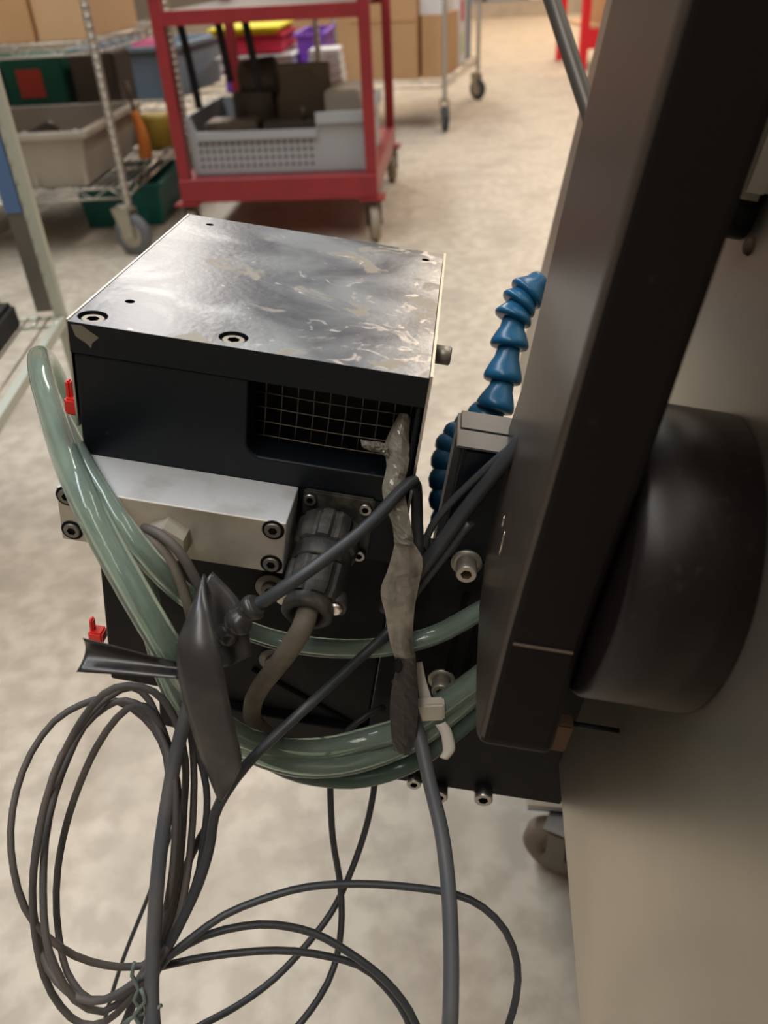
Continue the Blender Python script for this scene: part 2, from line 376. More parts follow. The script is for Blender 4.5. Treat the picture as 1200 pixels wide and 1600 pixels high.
# slot, recessed plates and washers on the lower body
bm = B(); prism(bm, [(.066, -.100)] + arc(.086, -.1025, .0025, 90, -90, 6) + arc(.066, -.1025, .0025, 270, 90, 6)[:-1], 1, .0058, .0066); obj('slot', bm, M_ring, head)
for (px, py) in ((424, 916), (428, 1030)):
    q = mp(px, py, 1, .0064); bm = B(); lathe(bm, [(.0080, 0), (.0080, .0015), (.0035, .0015)], q, (0, -1, 0), 24, cap1=False)
    socket_screw(bm, q+Vector((0, -.0015, 0)), (0, -1, 0), .0045, .003); obj('washer_screw', bm, [M_steel_d, M_ring], head)
a, b = mp(395, 1045, 1, .006), mp(560, 1135, 1, .006)
bm = B(); cyl(bm, a, b, .0014, 8); obj('panel_groove', bm, M_ring, head)
# aluminium manifold block
bx0, bx1, bz0, bz1, by = .0010, .1003, -.0908, -.0630, -.0290
bm = B(); box(bm, (bx0, by, bz0), (bx1, .0004, bz1)); 
for f in bm.faces:
    if f.calc_center_median().y < by+.001: f.material_index = 1
blk = obj('manifold_block', bm, [M_alu, M_alufront], head, label='bare aluminium block across the front', bevel=.0007)
for (x, z) in ((.0057, -.0667), (.0062, -.0848), (.0949, -.0672), (.0950, -.0859)):
    bm = B(); lathe(bm, [(.0049, 0), (.0049, .0003), (.0040, .00035)], (x, by, z), (0, -1, 0), 28, 1, cap1=True)
    socket_screw(bm, (x, by-.0003, z), (0, -1, 0), .0037, .0009, 0, 1); obj('block_screw', bm, [M_steel_d, M_ring], blk)
bm = B(); prism(bm, [(.0500+.0098*math.sin(math.radians(60*k)), -.0790+.0098*math.cos(math.radians(60*k))) for k in range(6)], 1, by-.0085, by); obj('hex_plug', bm, M_alufront, blk)
bm = B(); lathe(bm, [(.008, 0), (.008, .003), (.006, .004)], (bx0, -.012, -.079), (-1, 0, 0), 20); obj('end_plug', bm, M_steel_d, blk)
# red clips on the left side
for (px, py, s) in ((112, 622, .8), (146, 985, .8)):
    q = mp(px+6, py, 1, .012); bm = B()
    box(bm, q+Vector((-.0045, -.004, -.006)*1) if False else (q.x-.0050*s, q.y-.004, q.z-.009*s), (q.x+.004, q.y+.004, q.z+.001), bev=.001)
    box(bm, (q.x-.0045*s, q.y-.002, q.z), (q.x-.0012, q.y+.002, q.z+.011*s), bev=.0008)
    obj('red_clip', bm, M_redclip, head, label='red plastic clip on the left side')
# circular connector
conn = thing('circular_connector', 'dusty black ribbed plug in the socket right of the aluminium block', 'plug', MACH)
q0 = Vector((.1170, -.0025, -.0790)); q1 = mp(482, 950, 1, -.047); dr = (q1-q0).normalized(); Lc = (q1-q0).length
bm = B(); box(bm, (.1030, -.0020, -.0970), (.1355, .0004, -.0625), bev=.0008); obj('flange', bm, M_conn, conn)
for (x, z) in ((.1064, -.0662), (.1318, -.0668), (.1318, -.0935)):
    bm = socket_screw(B(), (x, -.002, z), (0, -1, 0), .0030, .0026); obj('flange_screw', bm, [M_steel, M_ring], conn)
def rib(nr, depth, n): return lambda i, k: 1-depth*(1 if (k*nr/n) % 1 < .28 else 0)
N_ = 60
bm = lathe(B(), [(.0120, 0), (.0148, .003), (.0152, .012), (.0146, .0165), (.0128, .0175)], q0, dr, N_, rad=rib(10, .09, N_), sm=False); obj('coupling_ring', bm, M_conn, conn)
bm = lathe(B(), [(.0128, .017), (.0133, .0185), (.0133, .0250), (.0126, .0262)], q0, dr, 40); obj('barrel', bm, M_conn, conn)
bm = lathe(B(), [(.0120, .0262), (.0136, .0272), (.0134, .040), (.0122, .0445), (.0100, Lc-.012), (.0095, Lc-.004)], q0, dr, N_, rad=rib(8, .07, N_), sm=False); obj('back_shell', bm, M_conn, conn)
R = frame_of(dr)
bm = lathe(B(), [(.0100, Lc-.007), (.0112, Lc-.006), (.0112, Lc+.003), (.0100, Lc+.004), (.0072, Lc+.004), (.0072, Lc-.004)], q0, dr, 36); 
obj('clamp_collar', bm, M_conn, conn)
side = Vector((1, 0, 0)) - dr*dr.x; side.normalize(); up = side.cross(dr)
if up.dot(Vector((0, 0, 1))) < 0: up = -up
for s in (-1, 1):
    c = q0 + dr*(Lc-.004) + side*s*.0112 + up*.0010
    bm = lathe(B(), [(.0048, -.004), (.0048, .0025)], c, dr+up*.2, 20); obj('clamp_ear', bm, M_conn, conn)
    bm = lathe(B(), [(.0034, .0025), (.0034, .0035), (.0022, .0045)], c, dr+up*.2, 20); obj('clamp_screw', bm, M_bare, conn)

# ================================================================== mounting bracket and base plate
brk = thing('mounting_bracket', 'black machined bracket with washered screws right of the head', 'bracket', MACH)
pts = [(.1502, -.0905), (.1502, -.2232), (.0300, -.2195), (.0300, -.2440), (.1500, -.2600), (.2700, -.2577), (.2700, -.0905)]
bm = prism(B(), pts, 1, .001, .016); obj('bracket_plate', bm, M_black2, brk, bevel=.001)
bm = B(); box(bm, (.1700, .001, -.0905), (.2350, .016, -.0300), bev=.0015); obj('bracket_post', bm, M_black, brk, label='upright black post with a grey top')
bm = B(); box(bm, (.1670, .0165, -.105), (.2350, .036, -.0292), bev=.0015); obj('rear_plate', bm, mat('grey_bracket', (.052, .054, .055), .42), brk)
bm = B(); box(bm, (.1668, .0005, -.0302), (.2350, .0163, -.0292), bev=.0004); obj('top_cap', bm, MATS['grey_bracket'], brk)
for (px, py, wsh, r) in ((733, 886, .0074, .0050), (694, 1068, .0072, .0050)):
    q = mp(px-4, py-8, 1, .001); bm = socket_screw(B(), q, (0, -1, 0), r, .0085, washer=wsh); obj('cap_screw', bm, [mat('cream_steel', (.44, .41, .35), .4, metal=.6), M_rust], brk)
for (px, py, r) in ((648, 1208, .0042), (688, 1228, .0046), (755, 1232, .0054)):
    q = mp(px, py, 1, .001); bm = socket_screw(B(), q, (0, -1, 0), r, .0085); obj('base_screw', bm, [M_steel, M_ring], brk)
q = mp(657, 858, 1, .001); bm = socket_screw(B(), q, (0, -1, 0), .0028, .003); obj('small_screw', bm, [M_steel, M_ring], brk)
for x in (.1845, .1935):
    bm = B(); box(bm, (x, -.0002, -.200), (x+.0030, .0012, -.110)); obj('bracket_groove', bm, M_ring, brk)

# ================================================================== near upright plate with the motor
upr = thing('upright_plate', 'thick glossy black upright plate close to the camera at right', 'machine frame', MACH)
far = [(930, 0), (905, 180), (865, 400), (815, 600), (783, 700), (760, 850), (747, 950), (742, 1060), (741, 1110), (742, 1150), (747, 1163), (756, 1168)]
near = [(772, 1067), (787, 1000), (812, 912), (859, 756), (905, 560), (953, 390), (1000, 180), (1040, 0), (1120, -420)]
fp = [mp(a, b, 0, .19) for a, b in far]; npn = [mp(a, b, 0, .19) for a, b in near]
ynear = -.0855
outl = [(.035, .30), (.032, .15), (.030, .098)] + [(p.y, p.z) for p in fp[3:]]
outl[-1] = (-.0960, -.0975)
outl += [(-.0885, -.0545), (-.0872, -.0288), (-.0865, .0126), (-.0840, .06), (-.0760, .30)]
bm = prism(B(), outl, 0, .1900, .2185)
for f in bm.faces:
    if f.normal.x < -.9: f.material_index = 1
obj('side_plate', bm, [M_plate, M_plate_side], upr, bevel=.0035)
bm = B(); box(bm, (.1935, -.0894, -.0552), (.2150, -.0875, -.0546)); obj('scratch_line', bm, M_brown, upr)
ax_y, ax_z, ax_r = -.050, -.0343, .0568
bm = lathe(B(), [(ax_r*.96, 0), (ax_r, .003), (ax_r, .0395)], (.2200, ax_y, ax_z), (1, 0, 0), 72); obj('motor_body', bm, M_motor, upr, label='large matt black motor cylinder')
for (px, py, l) in ((784, 850, .012), (779, 775, .014), (786, 815, .006)):
    q = mp(px, py, 0, .19); bm = B(); lathe(bm, [(.0001, -l/2), (.0010, -l/4), (.0013, 0), (.0009, l/4), (.0001, l/2)], (.1900, q.y, q.z), (0, .15, 1), 8, scal=(1, .5)); obj('bare_chip', bm, M_bare, upr, label='worn bare metal fleck')
q = mp(893, 1145, 0, .24); bm = B(); box(bm, (.2300, q.y-.004, q.z-.010), (.2390, q.y+.004, q.z+.008), bev=.001); obj('spacer', bm, M_rust, upr, label='rusty brown spacer below the motor')
bm = B(); cyl(bm, (.2391, q.y, q.z+.006), (.2598, q.y, q.z+.006), .0012, 8); obj('spacer_pin', bm, M_black2, upr)

# ================================================================== stainless cabinet
cab = thing('steel_cabinet', 'stainless steel machine cabinet filling the right edge', 'cabinet', MACH)
zb0 = -.222
pts = [(-.36, zb0-.018), (.02, zb0), (.55, zb0+.004), (.55, .36), (-.36, .36)]
bm = prism(B(), pts, 0, .2600, .2620); obj('side_sheet', bm, M_stain, cab)
pts2 = [(-.355, zb0-.016), (.545, zb0+.004), (.545, .358), (-.355, .358)]
bm = prism(B(), pts2, 0, .2622, .70); obj('cabinet_body', bm, M_steel_d, cab)
q = mp(1172, 385, 0, .26); bm = lathe(B(), [(.0036, 0), (.0030, .0016), (.0012, .0024)], q, (-1, 0, 0), 20); obj('sheet_screw', bm, M_rust, cab)
q = mp(1190, 255, 0, .26); bm = B(); box(bm, (.248, q.y-.022, q.z-.010), (.2599, q.y+.03, q.z+.03), bev=.003); obj('cast_hinge', bm, M_alufront, cab)
q = mp(1170, 320, 0, .26); bm = B(); lathe(bm, [(.013, 0), (.013, .008), (.010, .010)], q, (-1, 0, 0), 20); obj('black_knob', bm, M_black2, cab)
# grey rod rising past the upright plate
bm = sweep(B(), [P(842, -60, .62), P(866, 10, .62), P(902, 120, .61), P(935, 220, .60), P(968, 320, .59)], .0065, 16, .02, smoothed=True)
obj('support_rod', bm, mat('rod_grey', (.10, .085, .07), .4, metal=.4), label='dark grey slanting rod behind the top of the upright plate', cat='rod')
# lower stand with its caster
sb = F(822, 1260, .085)
stand = thing('stand_base', 'pale steel stand base with a caster under the cabinet', 'stand', TR(sb.x, sb.y, 0, math.radians(-9)))
bm = B(); box(bm, (0, 0, .080), (.50, .40, .0845), bev=.002); obj('base_sheet', bm, M_stain, stand)
bm = B(); box(bm, (.002, .002, .0770), (.498, .398, .0799)); obj('edge_strip', bm, M_blue, stand, label='thin blue strip under the base')
bm = B(); box(bm, (.20, .15, .0845), (.24, .19, .46)); obj('column', bm, M_steel_d, stand)
SC.view_layers[0].update(); wq_ = stand.matrix_world.inverted() @ F(874, 1322, .036)
for (cx, cy) in ((wq_.x, wq_.y), (.44, .035), (.045, .34), (.44, .34)):
    bm = B(); lathe(bm, [(.016, -.006), (.019, -.010), (.030, -.010), (.035, -.006), (.035, .006), (.030, .010), (.019, .010), (.016, .006)], (cx, cy, .036), (.35, .94, 0), 32); wh = obj('caster', bm, mat('brown_tyre', (.20, .155, .11), .6), stand)
    bm = B(); R_ = Matrix.Translation((cx, cy, 0)) @ Matrix.Rotation(math.atan2(.94, .35), 4, 'Z')
    box(bm, (-.016, -.009, .028), (-.013, .009, .076), 0, R_); box(bm, (.013, -.009, .028), (.016, .009, .076), 0, R_); box(bm, (-.016, -.014, .072), (.016, .014, .0769), 0, R_)
    lathe(bm, [(.013, 0), (.013, .002)], R_ @ Vector((-.0135, 0, .031)), (-.35, -.94, 0), 16)
    obj('fork', bm, M_steel_d, wh)

# ================================================================== blue segmented coolant hose
hose = thing('segmented_hose', 'blue ball-jointed plastic coolant hose behind the bracket', 'hose', Matrix.Translation(P(702, 830, .47))); WORLD_BUILT.add(hose.name)
def seg(px, py, z, px2, py2, z2, s=1.0, ball=False):
    a = P(px, py, z); b = P(px2, py2, z2); d = b-a; bm = B()      # a = narrow end, b = flared end
    r = .0108*s; L = d.length
    prof = [(r*.50, -.05*L), (r*.60, .08*L), (r*.66, .35*L), (r*.86, .60*L), (r*1.0, .80*L), (r*1.04, .90*L), (r*.98, 1.0*L), (r*.72, 1.05*L)] if not ball else \
           [(r*.55, -.1*L), (r*.8, .1*L), (r*.98, .35*L), (r*1.02, .6*L), (r*.9, .9*L), (r*.6, 1.1*L)]
    lathe(bm, prof, a, d, 32); return obj('hose_segment', bm, M_blue, hose)
zz = .46
for s in ((846, 436, 820, 462), (830, 452, 808, 478), (815, 468, 800, 500), (803, 497, 795, 543), (796, 540, 784, 596), (788, 590, 772, 640)):
    seg(s[0], s[1], zz, s[2], s[3], zz)
for s in ((772, 636, 744, 668), (752, 655, 722, 682), (730, 672, 708, 694), (716, 684, 700, 712), (708, 702, 696, 738), (702, 730, 695, 768), (700, 760, 697, 798), (700, 792, 702, 830)):
    seg(s[0], s[1], zz+.01, s[2], s[3], zz+.01, ball=True)

# ================================================================== clear green tubes
def tube(name, pts, r, label, m=None, group=None):
    W3 = [P(*p) for p in pts]; bm = B(); sweep(bm, W3, r, 20, .006, cap=False); sweep(bm, W3, r*.62, 16, .006, flip=True, cap=False)
    return obj(name, bm, m or M_tube, label=label, cat='tube', group=group)
tube('clear_tube', [(150, 700, .60), (112, 640, .55), (80, 575, .50), (63, 557, .46), (63, 578, .425), (76, 630, .395), (100, 705, .350), (130, 775, .322), (165, 845, .315), (207, 920, .313), (245, 985, .316), (285, 1050, .330), (320, 1105, .36), (372, 1150, .385), (430, 1168, .40), (505, 1170, .41), (590, 1150, .412), (650, 1128, .408), (720, 1080, .404), (800, 1020, .400)], .0062,
     'thick clear green tube arching over the left end of the aluminium block')
tube('clear_tube', [(70, 600, .43), (100, 665, .385), (125, 715, .352), (152, 762, .336), (180, 805, .324), (220, 858, .320), (262, 905, .328), (310, 945, .350), (360, 974, .375), (400, 990, .385), (450, 1004, .385), (520, 1013, .385), (600, 1011, .386), (680, 992, .386), (750, 955, .382), (830, 910, .382)], .0048,
     'narrower green tube crossing below the plug to the upright plate')
tube('clear_tube', [(222, 870, .40), (230, 920, .375), (236, 965, .360), (250, 1020, .352), (272, 1080, .352), (310, 1130, .37), (370, 1165, .392), (430, 1190, .40), (490, 1200, .405), (560, 1192, .41), (640, 1162, .417), (700, 1120, .412), (760, 1068, .408), (820, 1015, .405)], .0052,
     'green tube dropping behind the tape tail and sweeping under the head')
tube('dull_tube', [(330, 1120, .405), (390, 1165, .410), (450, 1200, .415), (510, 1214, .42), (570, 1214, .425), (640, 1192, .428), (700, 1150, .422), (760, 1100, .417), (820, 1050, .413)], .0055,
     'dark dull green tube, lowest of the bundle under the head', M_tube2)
bm = B(); a, b = P(214, 872, .400), P(224, 912, .395); lathe(bm, [(.0035, 0), (.0045, .002), (.0045, .006), (.0028, .007), (.0028, .016)], a, b-a, 18)
for f in bm.faces:
    f.material_index = 1 if (f.calc_center_median()-a).length > .0065 else 0
obj('hose_fitting', bm, [M_blue, M_brass], label='small blue and brass fitting behind the tube below the block', cat='fitting')

# ================================================================== cables
def cable(name, pts, r, label, m=None, group=None, n=10, step=.006):
    bm = sweep(B(), [P(*p) for p in pts], r, n, step); return obj(name, bm, m or M_cable, label=label, cat='cable', group=group)
Z5 = lambda L, z0, z1=None: [(x/2.91, 1050+y/2.91, z0 + (0 if z1 is None else (z1-z0)*i/(len(L)-1))) for i, (x, y) in enumerate(L)]
def mw(v): return MACH @ v
def unp(wp):
    c = WR.transposed() @ (wp-CAM); return (c.x/c.z*F_PX+600, c.y/c.z*F_PX+800, c.z)
cable('connector_cable', [unp(mw(q0+dr*(Lc-.012))), unp(mw(q0+dr*(Lc+.006))), (466, 992, unp(mw(q0+dr*(Lc+.006)))[2]+.002), (450, 1018, .350), (430, 1044, .362), (408, 1072, .378), (395, 1100, .395), (398, 1130, .41), (430, 1160, .425)], .0046, 'dusty grey cable leaving the ribbed plug and bending down', M_dirty, n=16)
cable('thick_cable', [(655, 880, .372), (652, 820, .372), (651, 775, .365), (646, 752, .355), (625, 768, .345), (585, 812, .335), (540, 850, .330), (485, 890, .325), (430, 928, .325), (395, 950, .328), (370, 975, .330)], .0028, 'glossy black cable bent from the wrapped tape joint to the clear tape', n=14)
cable('thick_cable', [(828, 670, .332), (795, 712, .336), (760, 755, .345), (725, 800, .352), (690, 848, .360), (655, 893, .369), (625, 925, .379), (600, 950, .39)], .0034, 'thick dark cable slanting out from behind the upright plate', n=14)
cable('thin_cable', [(822, 680, .334), (782, 712, .338), (738, 752, .346), (700, 790, .352), (675, 822, .358), (666, 850, .364), (680, 868, .368), (672, 890, .372)], .0017, 'thin black cable curling above the cap screw by the bracket')
cable('thin_cable', [(735, 816, .353), (690, 873, .366), (650, 925, .376), (608, 985, .380), (550, 1040, .366), (490, 1095, .350), (430, 1150, .345), (385, 1195, .343), (352, 1240, .345), (335, 1275, .348)] +
      Z5([(960, 760), (940, 850), (900, 970), (850, 1080), (790, 1200), (730, 1310), (690, 1420), (680, 1560), (670, 1760)], .350), .0023, 'thin dark cable running diagonally across the tubes to the coil')
cable('long_cable', [(620, 1060, .40), (638, 1095, .395), (655, 1150, .385), (672, 1225, .372), (690, 1300, .355), (700, 1380, .342), (704, 1450, .335), (705, 1530, .328), (702, 1620, .322), (690, 1760, .33)], .0034, 'thick dark cable hanging from the clear tape down to the floor', M_cable_g, n=14)
cable('long_cable', [(330, 1020, .345), (305, 1070, .350), (290, 1120, .350)] + Z5([(800, 380), (760, 600), (725, 850), (705, 1100), (692, 1350), (690, 1500), (700, 1640), (710, 1800)], .350, .335), .0032, 'thick black cable hanging straight through the coiled loops', M_cable_g, n=14)
# the coil: one long thin cable
coil = [(760, 20), (850, 200), (880, 400), (880, 600), (868, 780), (840, 1000), (790, 1190), (700, 1340), (600, 1420), (520, 1470), (420, 1500), (310, 1455), (220, 1350), (165, 1180), (148, 1000), (163, 800), (203, 600), (275, 400), (370, 220), (470, 100), (580, 62),
        (700, 90), (790, 200), (842, 400), (838, 600), (815, 900), (765, 1130), (670, 1330), (580, 1460), (470, 1545), (340, 1490), (250, 1340), (208, 1200), (196, 1000), (207, 760), (248, 560), (310, 390), (380, 250), (480, 160), (570, 130), (670, 180),
        (745, 320), (790, 460), (800, 640), (785, 900), (740, 1150), (670, 1380), (580, 1500), (480, 1590), (370, 1600), (275, 1520), (200, 1380), (158, 1180), (148, 980), (170, 790), (215, 560), (280, 380), (400, 200), (500, 110), (600, 70), (680, 130),
        (750, 300), (805, 500), (815, 700), (790, 950), (730, 1200), (640, 1390), (540, 1470), (410, 1490), (330, 1410), (285, 1300), (257, 1100), (262, 900), (300, 700), (362, 510), (440, 340), (530, 210), (620, 150), (700, 190),
        (765, 330), (785, 500), (795, 760), (760, 1050), (690, 1300), (600, 1340), (480, 1333), (340, 1290), (210, 1200), (112, 1070), (62, 900), (48, 720), (75, 540), (140, 370), (245, 225), (370, 148), (480, 122), (600, 165), (700, 260), (755, 380), (770, 520)]
cz = []
for i, (x, y) in enumerate(coil):
    ph = i/len(coil); cz.append((x/2.91, 1050+y/2.91, .352+.018*math.sin(i*.55)*.6+.014*ph))
bm = sweep(B(), [P(*p) for p in cz], .00165, 8, .007); obj('coiled_cable', bm, M_cable_b, label='thin brownish cable coiled in tall loops at lower left', cat='cable')
cable('bundle_cable', Z5([(860, 260), (905, 380), (938, 520), (940, 640), (925, 760), (905, 900), (860, 1040), (800, 1180), (750, 1260), (640, 1400), (640, 1560), (620, 1720)], .362), .0016, 'thin dark cable right of the coil, just below the tape band')
cable('bundle_cable', Z5([(1010, 560), (950, 690), (890, 790), (850, 880), (800, 1060), (760, 1180), (700, 1300), (620, 1470), (560, 1620)], .372), .0020, 'thin dark cable merging into the right side of the coil')
cable('far_strand', [(290, 1230, .50), (282, 1262, .50), (234, 1394, .50), (192, 1500, .50), (162, 1600, .50), (140, 1700, .50)], .0013, 'very thin strand seen through the coil', M_cable)
cable('loop_cable', [(235, 1530, .350), (262, 1497, .350), (300, 1465, .352), (350, 1430, .355), (410, 1405, .358), (480, 1386, .360), (560, 1381, .362), (640, 1386, .362), (710, 1397, .362), (755, 1418, .362), (790, 1455, .362), (808, 1505, .362), (806, 1560, .362), (788, 1620, .362), (760, 1700, .37)], .0017, 'thin cable arching widest to the right across the floor')
cable('loop_cable', [(232, 1520, .356), (270, 1490, .358), (320, 1462, .360), (380, 1447, .362), (430, 1445, .364), (490, 1458, .366), (545, 1488, .366), (600, 1530, .366), (640, 1580, .366), (665, 1640, .366)], .0018, 'middle cable arching from the coil towards the bottom')
cable('loop_cable', [(245, 1512, .364), (300, 1499, .366), (360, 1490, .368), (430, 1485, .370), (490, 1490, .372), (560, 1508, .374), (600, 1540, .374), (635, 1590, .374), (650, 1650, .374)], .0017, 'lowest cable arching from the coil towards the bottom')
cable('hanging_cable', [(515, 1180, .46), (516, 1235, .46), (520, 1310, .46), (532, 1385, .46), (533, 1450, .455), (522, 1510, .45), (498, 1560, .44), (455, 1615, .43), (380, 1690, .42)], .0019, 'left one of two crossing cables hanging under the head')
cable('hanging_cable', [(588, 1180, .47), (584, 1235, .47), (570, 1300, .47), (545, 1370, .465), (518, 1425, .46), (480, 1475, .45), (430, 1528, .44), (370, 1572, .43), (300, 1610, .42), (220, 1660, .41)], .0019, 'right one of two crossing cables hanging under the head')
cable('small_lead', [(225, 825, .33), (250, 835, .323), (280, 862, .322), (300, 895, .325), (318, 930, .33)], .0021, 'brown lead arching over the hex plug', M_cable_b)
cable('small_lead', [(222, 838, .328), (245, 850, .325), (268, 880, .325), (288, 925, .328), (300, 970, .332)], .0022, 'grey lead arching below the hex plug', M_dirty)
cable('short_lead', [(600, 1105, .435), (572, 1118, .43), (545, 1140, .43), (530, 1160, .43)], .0018, 'short dark lead tucked above the tube bundle')
bm = B(); sweep(bm, [P(*p) for p in Z5([(612, 1320), (600, 1380), (630, 1440), (610, 1490), (640, 1540), (590, 1580), (560, 1620)], .338)], .0009, 6, .003)
sweep(bm, [P(*p) for p in Z5([(560, 1600), (620, 1560), (690, 1545), (735, 1515)], .338)], .0009, 6, .003)
sweep(bm, [P(*p) for p in Z5([(640, 1440), (660, 1500), (610, 1560), (650, 1620)], .336)], .0009, 6, .003)
obj('twist_tie', bm, mat('grey_green_wire', (.12, .15, .13), .5), label='grey green twist wire binding the bottom of the coil', cat='wire tie')

# ================================================================== tapes and ties
def rib_px(rows, z, **k):
    zf = z if callable(z) else (lambda t: z)
    n = len(rows)-1
    return ribbon([(P(a, b, zf(i/n)), P(c, d, zf(i/n))) for i, (a, b, c, d) in enumerate(rows)], **k)
rows = [(317, 900, 322, 899), (304, 932, 323, 928), (290, 968, 330, 962), (277, 1004, 341, 1008), (276, 1040, 349, 1044), (284, 1085, 357, 1090), (296, 1130, 367, 1138), (312, 1180, 378, 1190), (330, 1226, 366, 1222), (341, 1252, 350, 1248)]
band = obj('tape_band', rib_px(rows, lambda t: .318-.020*math.sin(math.pi*min(1, t*1.1))+.016*t, bow=.0014), M_tape, label='wide glossy black tape band wrapped over the tubes', cat='tape')
obj('tape_flap', rib_px([(312, 920, 332, 893), (312, 950, 354, 915), (316, 985, 378, 945), (330, 1018, 388, 985), (346, 1046, 393, 1025)], .336, bow=.002), M_tape, band, label='pointed flap behind the band')
obj('tape_tail', rib_px([(119, 1050, 129, 997), (150, 1052, 160, 1004), (200, 1055, 205, 1016), (240, 1058, 242, 1026), (280, 1061, 278, 1034)], .312, bow=-.006), M_tape, band, label='stiff flattened tail sticking out left')
bm = sweep(B(), [P(402, 944, .325), P(388, 955, .327), P(374, 970, .328), P(358, 988, .332), P(340, 1008, .338), P(330, 1030, .342)], lambda t: .0036+.0018*math.sin(math.pi*min(1, t*1.3+.15))+.0010*math.sin(t*26), 14, .0012)
obj('tape_wrap', bm, M_tape, label='crumpled black tape wrapped round the cable joint', cat='tape')
rows = [(625, 645, 642, 651), (611, 670, 639, 680), (600, 699, 640, 713), (604, 728, 636, 737), (597, 763, 631, 757), (603, 792, 636, 790), (613, 821, 645, 835), (616, 848, 646, 853)]
ct = obj('clear_tape_strip', rib_px(rows, lambda t: .350-.002*t, bow=.003, wob=.0005, nx=6), M_ctape, label='crumpled clear tape strip hanging over the mesh window', cat='tape')
obj('side_tab', rib_px([(563, 686, 566, 699), (578, 689, 580, 705), (592, 690, 593, 707), (606, 695, 607, 716)], .347, bow=.002, wob=.0007), M_ctape, ct)
rows = [(620, 838, 634, 832), (607, 888, 660, 872), (595, 923, 656, 907), (602, 960, 648, 950), (608, 997, 645, 995), (616, 1026, 648, 1028)]
obj('dusty_tape_strip', rib_px(rows, lambda t: .350+.020*t, bow=.0012, wob=.0003, nx=6), M_dtape, label='dusty twisted tape strip hanging down in front of the bracket', cat='tape')
dts = [o for o in COL.objects if o.name == 'dusty_tape_strip'][0]
rows = [(614, 1018, 649, 1020), (619, 1042, 651, 1050), (612, 1075, 653, 1085), (609, 1110, 653, 1115), (611, 1145, 650, 1147), (615, 1172, 641, 1180)]
obj('strip_end', rib_px(rows, lambda t: .3705+.012*t, bow=.0015, wob=.0003, nx=6), M_dtape2, dts, label='darker lower end of the strip')
bm = B(); lathe(bm, [(.0012, 0), (.0021, .0005), (.0018, .0010)], P(622, 1040, .3685), CAM-P(622, 1040, .3685), 16, scal=(1, 1.6)); obj('dark_fold', bm, M_ring, dts)
# cable tie
tie = thing('cable_tie', 'white nylon cable tie round the tubes beside the upright plate', 'cable tie', Matrix.Translation(P(694, 1187, .40))); WORLD_BUILT.add(tie.name)
tr = [(684, 1130), (694, 1140), (702, 1158), (704, 1176), (694, 1186)]
rows = [(680, 1133, 696, 1128), (688, 1146, 704, 1138), (691, 1160, 709, 1154), (692, 1174, 711, 1172), (687, 1183, 700, 1187)]
obj('strap', rib_px(rows, .388, thick=.001, bow=.0012), M_white, tie)
rows = [(651, 1035, 660, 1034), (652, 1060, 665, 1060), (654, 1082, 671, 1080), (656, 1100, 676, 1096)]
obj('tail', rib_px(rows, .398, thick=.001), M_white, tie)
bm = B(); a = P(672, 1106, .396); box(bm, a-Vector((.007, .003, .007)), a+Vector((.007, .003, .005)), bev=.001); obj('tie_head', bm, M_white, tie)

# ================================================================== background: casters, wire carts, red cart
def caster_parts(parent, x, y, R_w, top, ang, tyre, bracket, width=.028):
    d = Vector((math.cos(ang), math.sin(ang), 0)); c = Vector((x, y, R_w))
    bm = B(); lathe(bm, [(R_w*.55, -width*.5), (R_w*.9, -width*.5), (R_w, -width*.3), (R_w, width*.3), (R_w*.9, width*.5), (R_w*.55, width*.5)], c, d, 28); wh = obj('wheel', bm, tyre, parent)
    bm = B(); lathe(bm, [(R_w*.56, -width*.53), (R_w*.56, width*.53)], c, d, 20); obj('hub', bm, bracket, wh)
    M = Matrix.Translation((x, y, 0)) @ Matrix.Rotation(ang, 4, 'Z'); bm = B(); wq = width*.5+.006
    for s in (-1, 1):
        prism(bm, [(-R_w*.28, R_w*.85), (R_w*.28, R_w*.85), (R_w*.75, top-.012), (-R_w*.2, top-.012)], 0, s*wq, s*(wq+.003), 0, M)
    box(bm, (-wq-.003, -R_w*.2, top-.014), (wq+.003, R_w*.75, top-.008), 0, M)
    lathe(bm, [(.022, top-.010), (.022, top)], M @ Vector((0, R_w*.25, 0)), (0, 0, 1), 16)
    cyl(bm, c-d*(wq+.006), c+d*(wq+.006), .007, 10)
    obj('caster_fork', bm, bracket, wh)
def wire_shelf(parent, x0, x1, y0, y1, z, nw=None, along='y'):
    sh = B()
    for (zz_, r) in ((z, .0035), (z-.030, .0035)):
        for a, b in (((x0, y0), (x1, y0)), ((x1, y0), (x1, y1)), ((x1, y1), (x0, y1)), ((x0, y1), (x0, y0))): cyl(sh, (*a, zz_), (*b, zz_), r, 8)
    fr = obj('shelf_frame', sh, M_chrome, parent)
    # zig-zag truss wire on each edge: one bent wire per edge
    def zig(a, b):
        n = max(4, int((Vector(b)-Vector(a)).length/.05)); pts = []
        for i in range(n+1):
            p = Vector(a).lerp(Vector(b), i/n); pts.append((p.x, p.y, z if i % 2 else z-.030))
        return sweep(B(), pts, .0025, 6, .5, smoothed=False)
    for a, b in (((x0, y0), (x1, y0)), ((x1, y0), (x1, y1))): obj('truss_wire', zig(a, b), M_chrome, fr)
    m = 0; n = int((x1-x0)/.026)
    bmw = None
    for i in range(1, n):
        x = x0+(x1-x0)*i/n; bmw = B(); cyl(bmw, (x, y0, z+.002), (x, y1, z+.002), .002, 6); obj('shelf_wire', bmw, M_chrome, fr)
    for t in (.33, .66):
        bmw = B(); cyl(bmw, (x0, y0+(y1-y0)*t, z-.003), (x1, y0+(y1-y0)*t, z-.003), .003, 6); obj('cross_wire', bmw, M_chrome, fr)
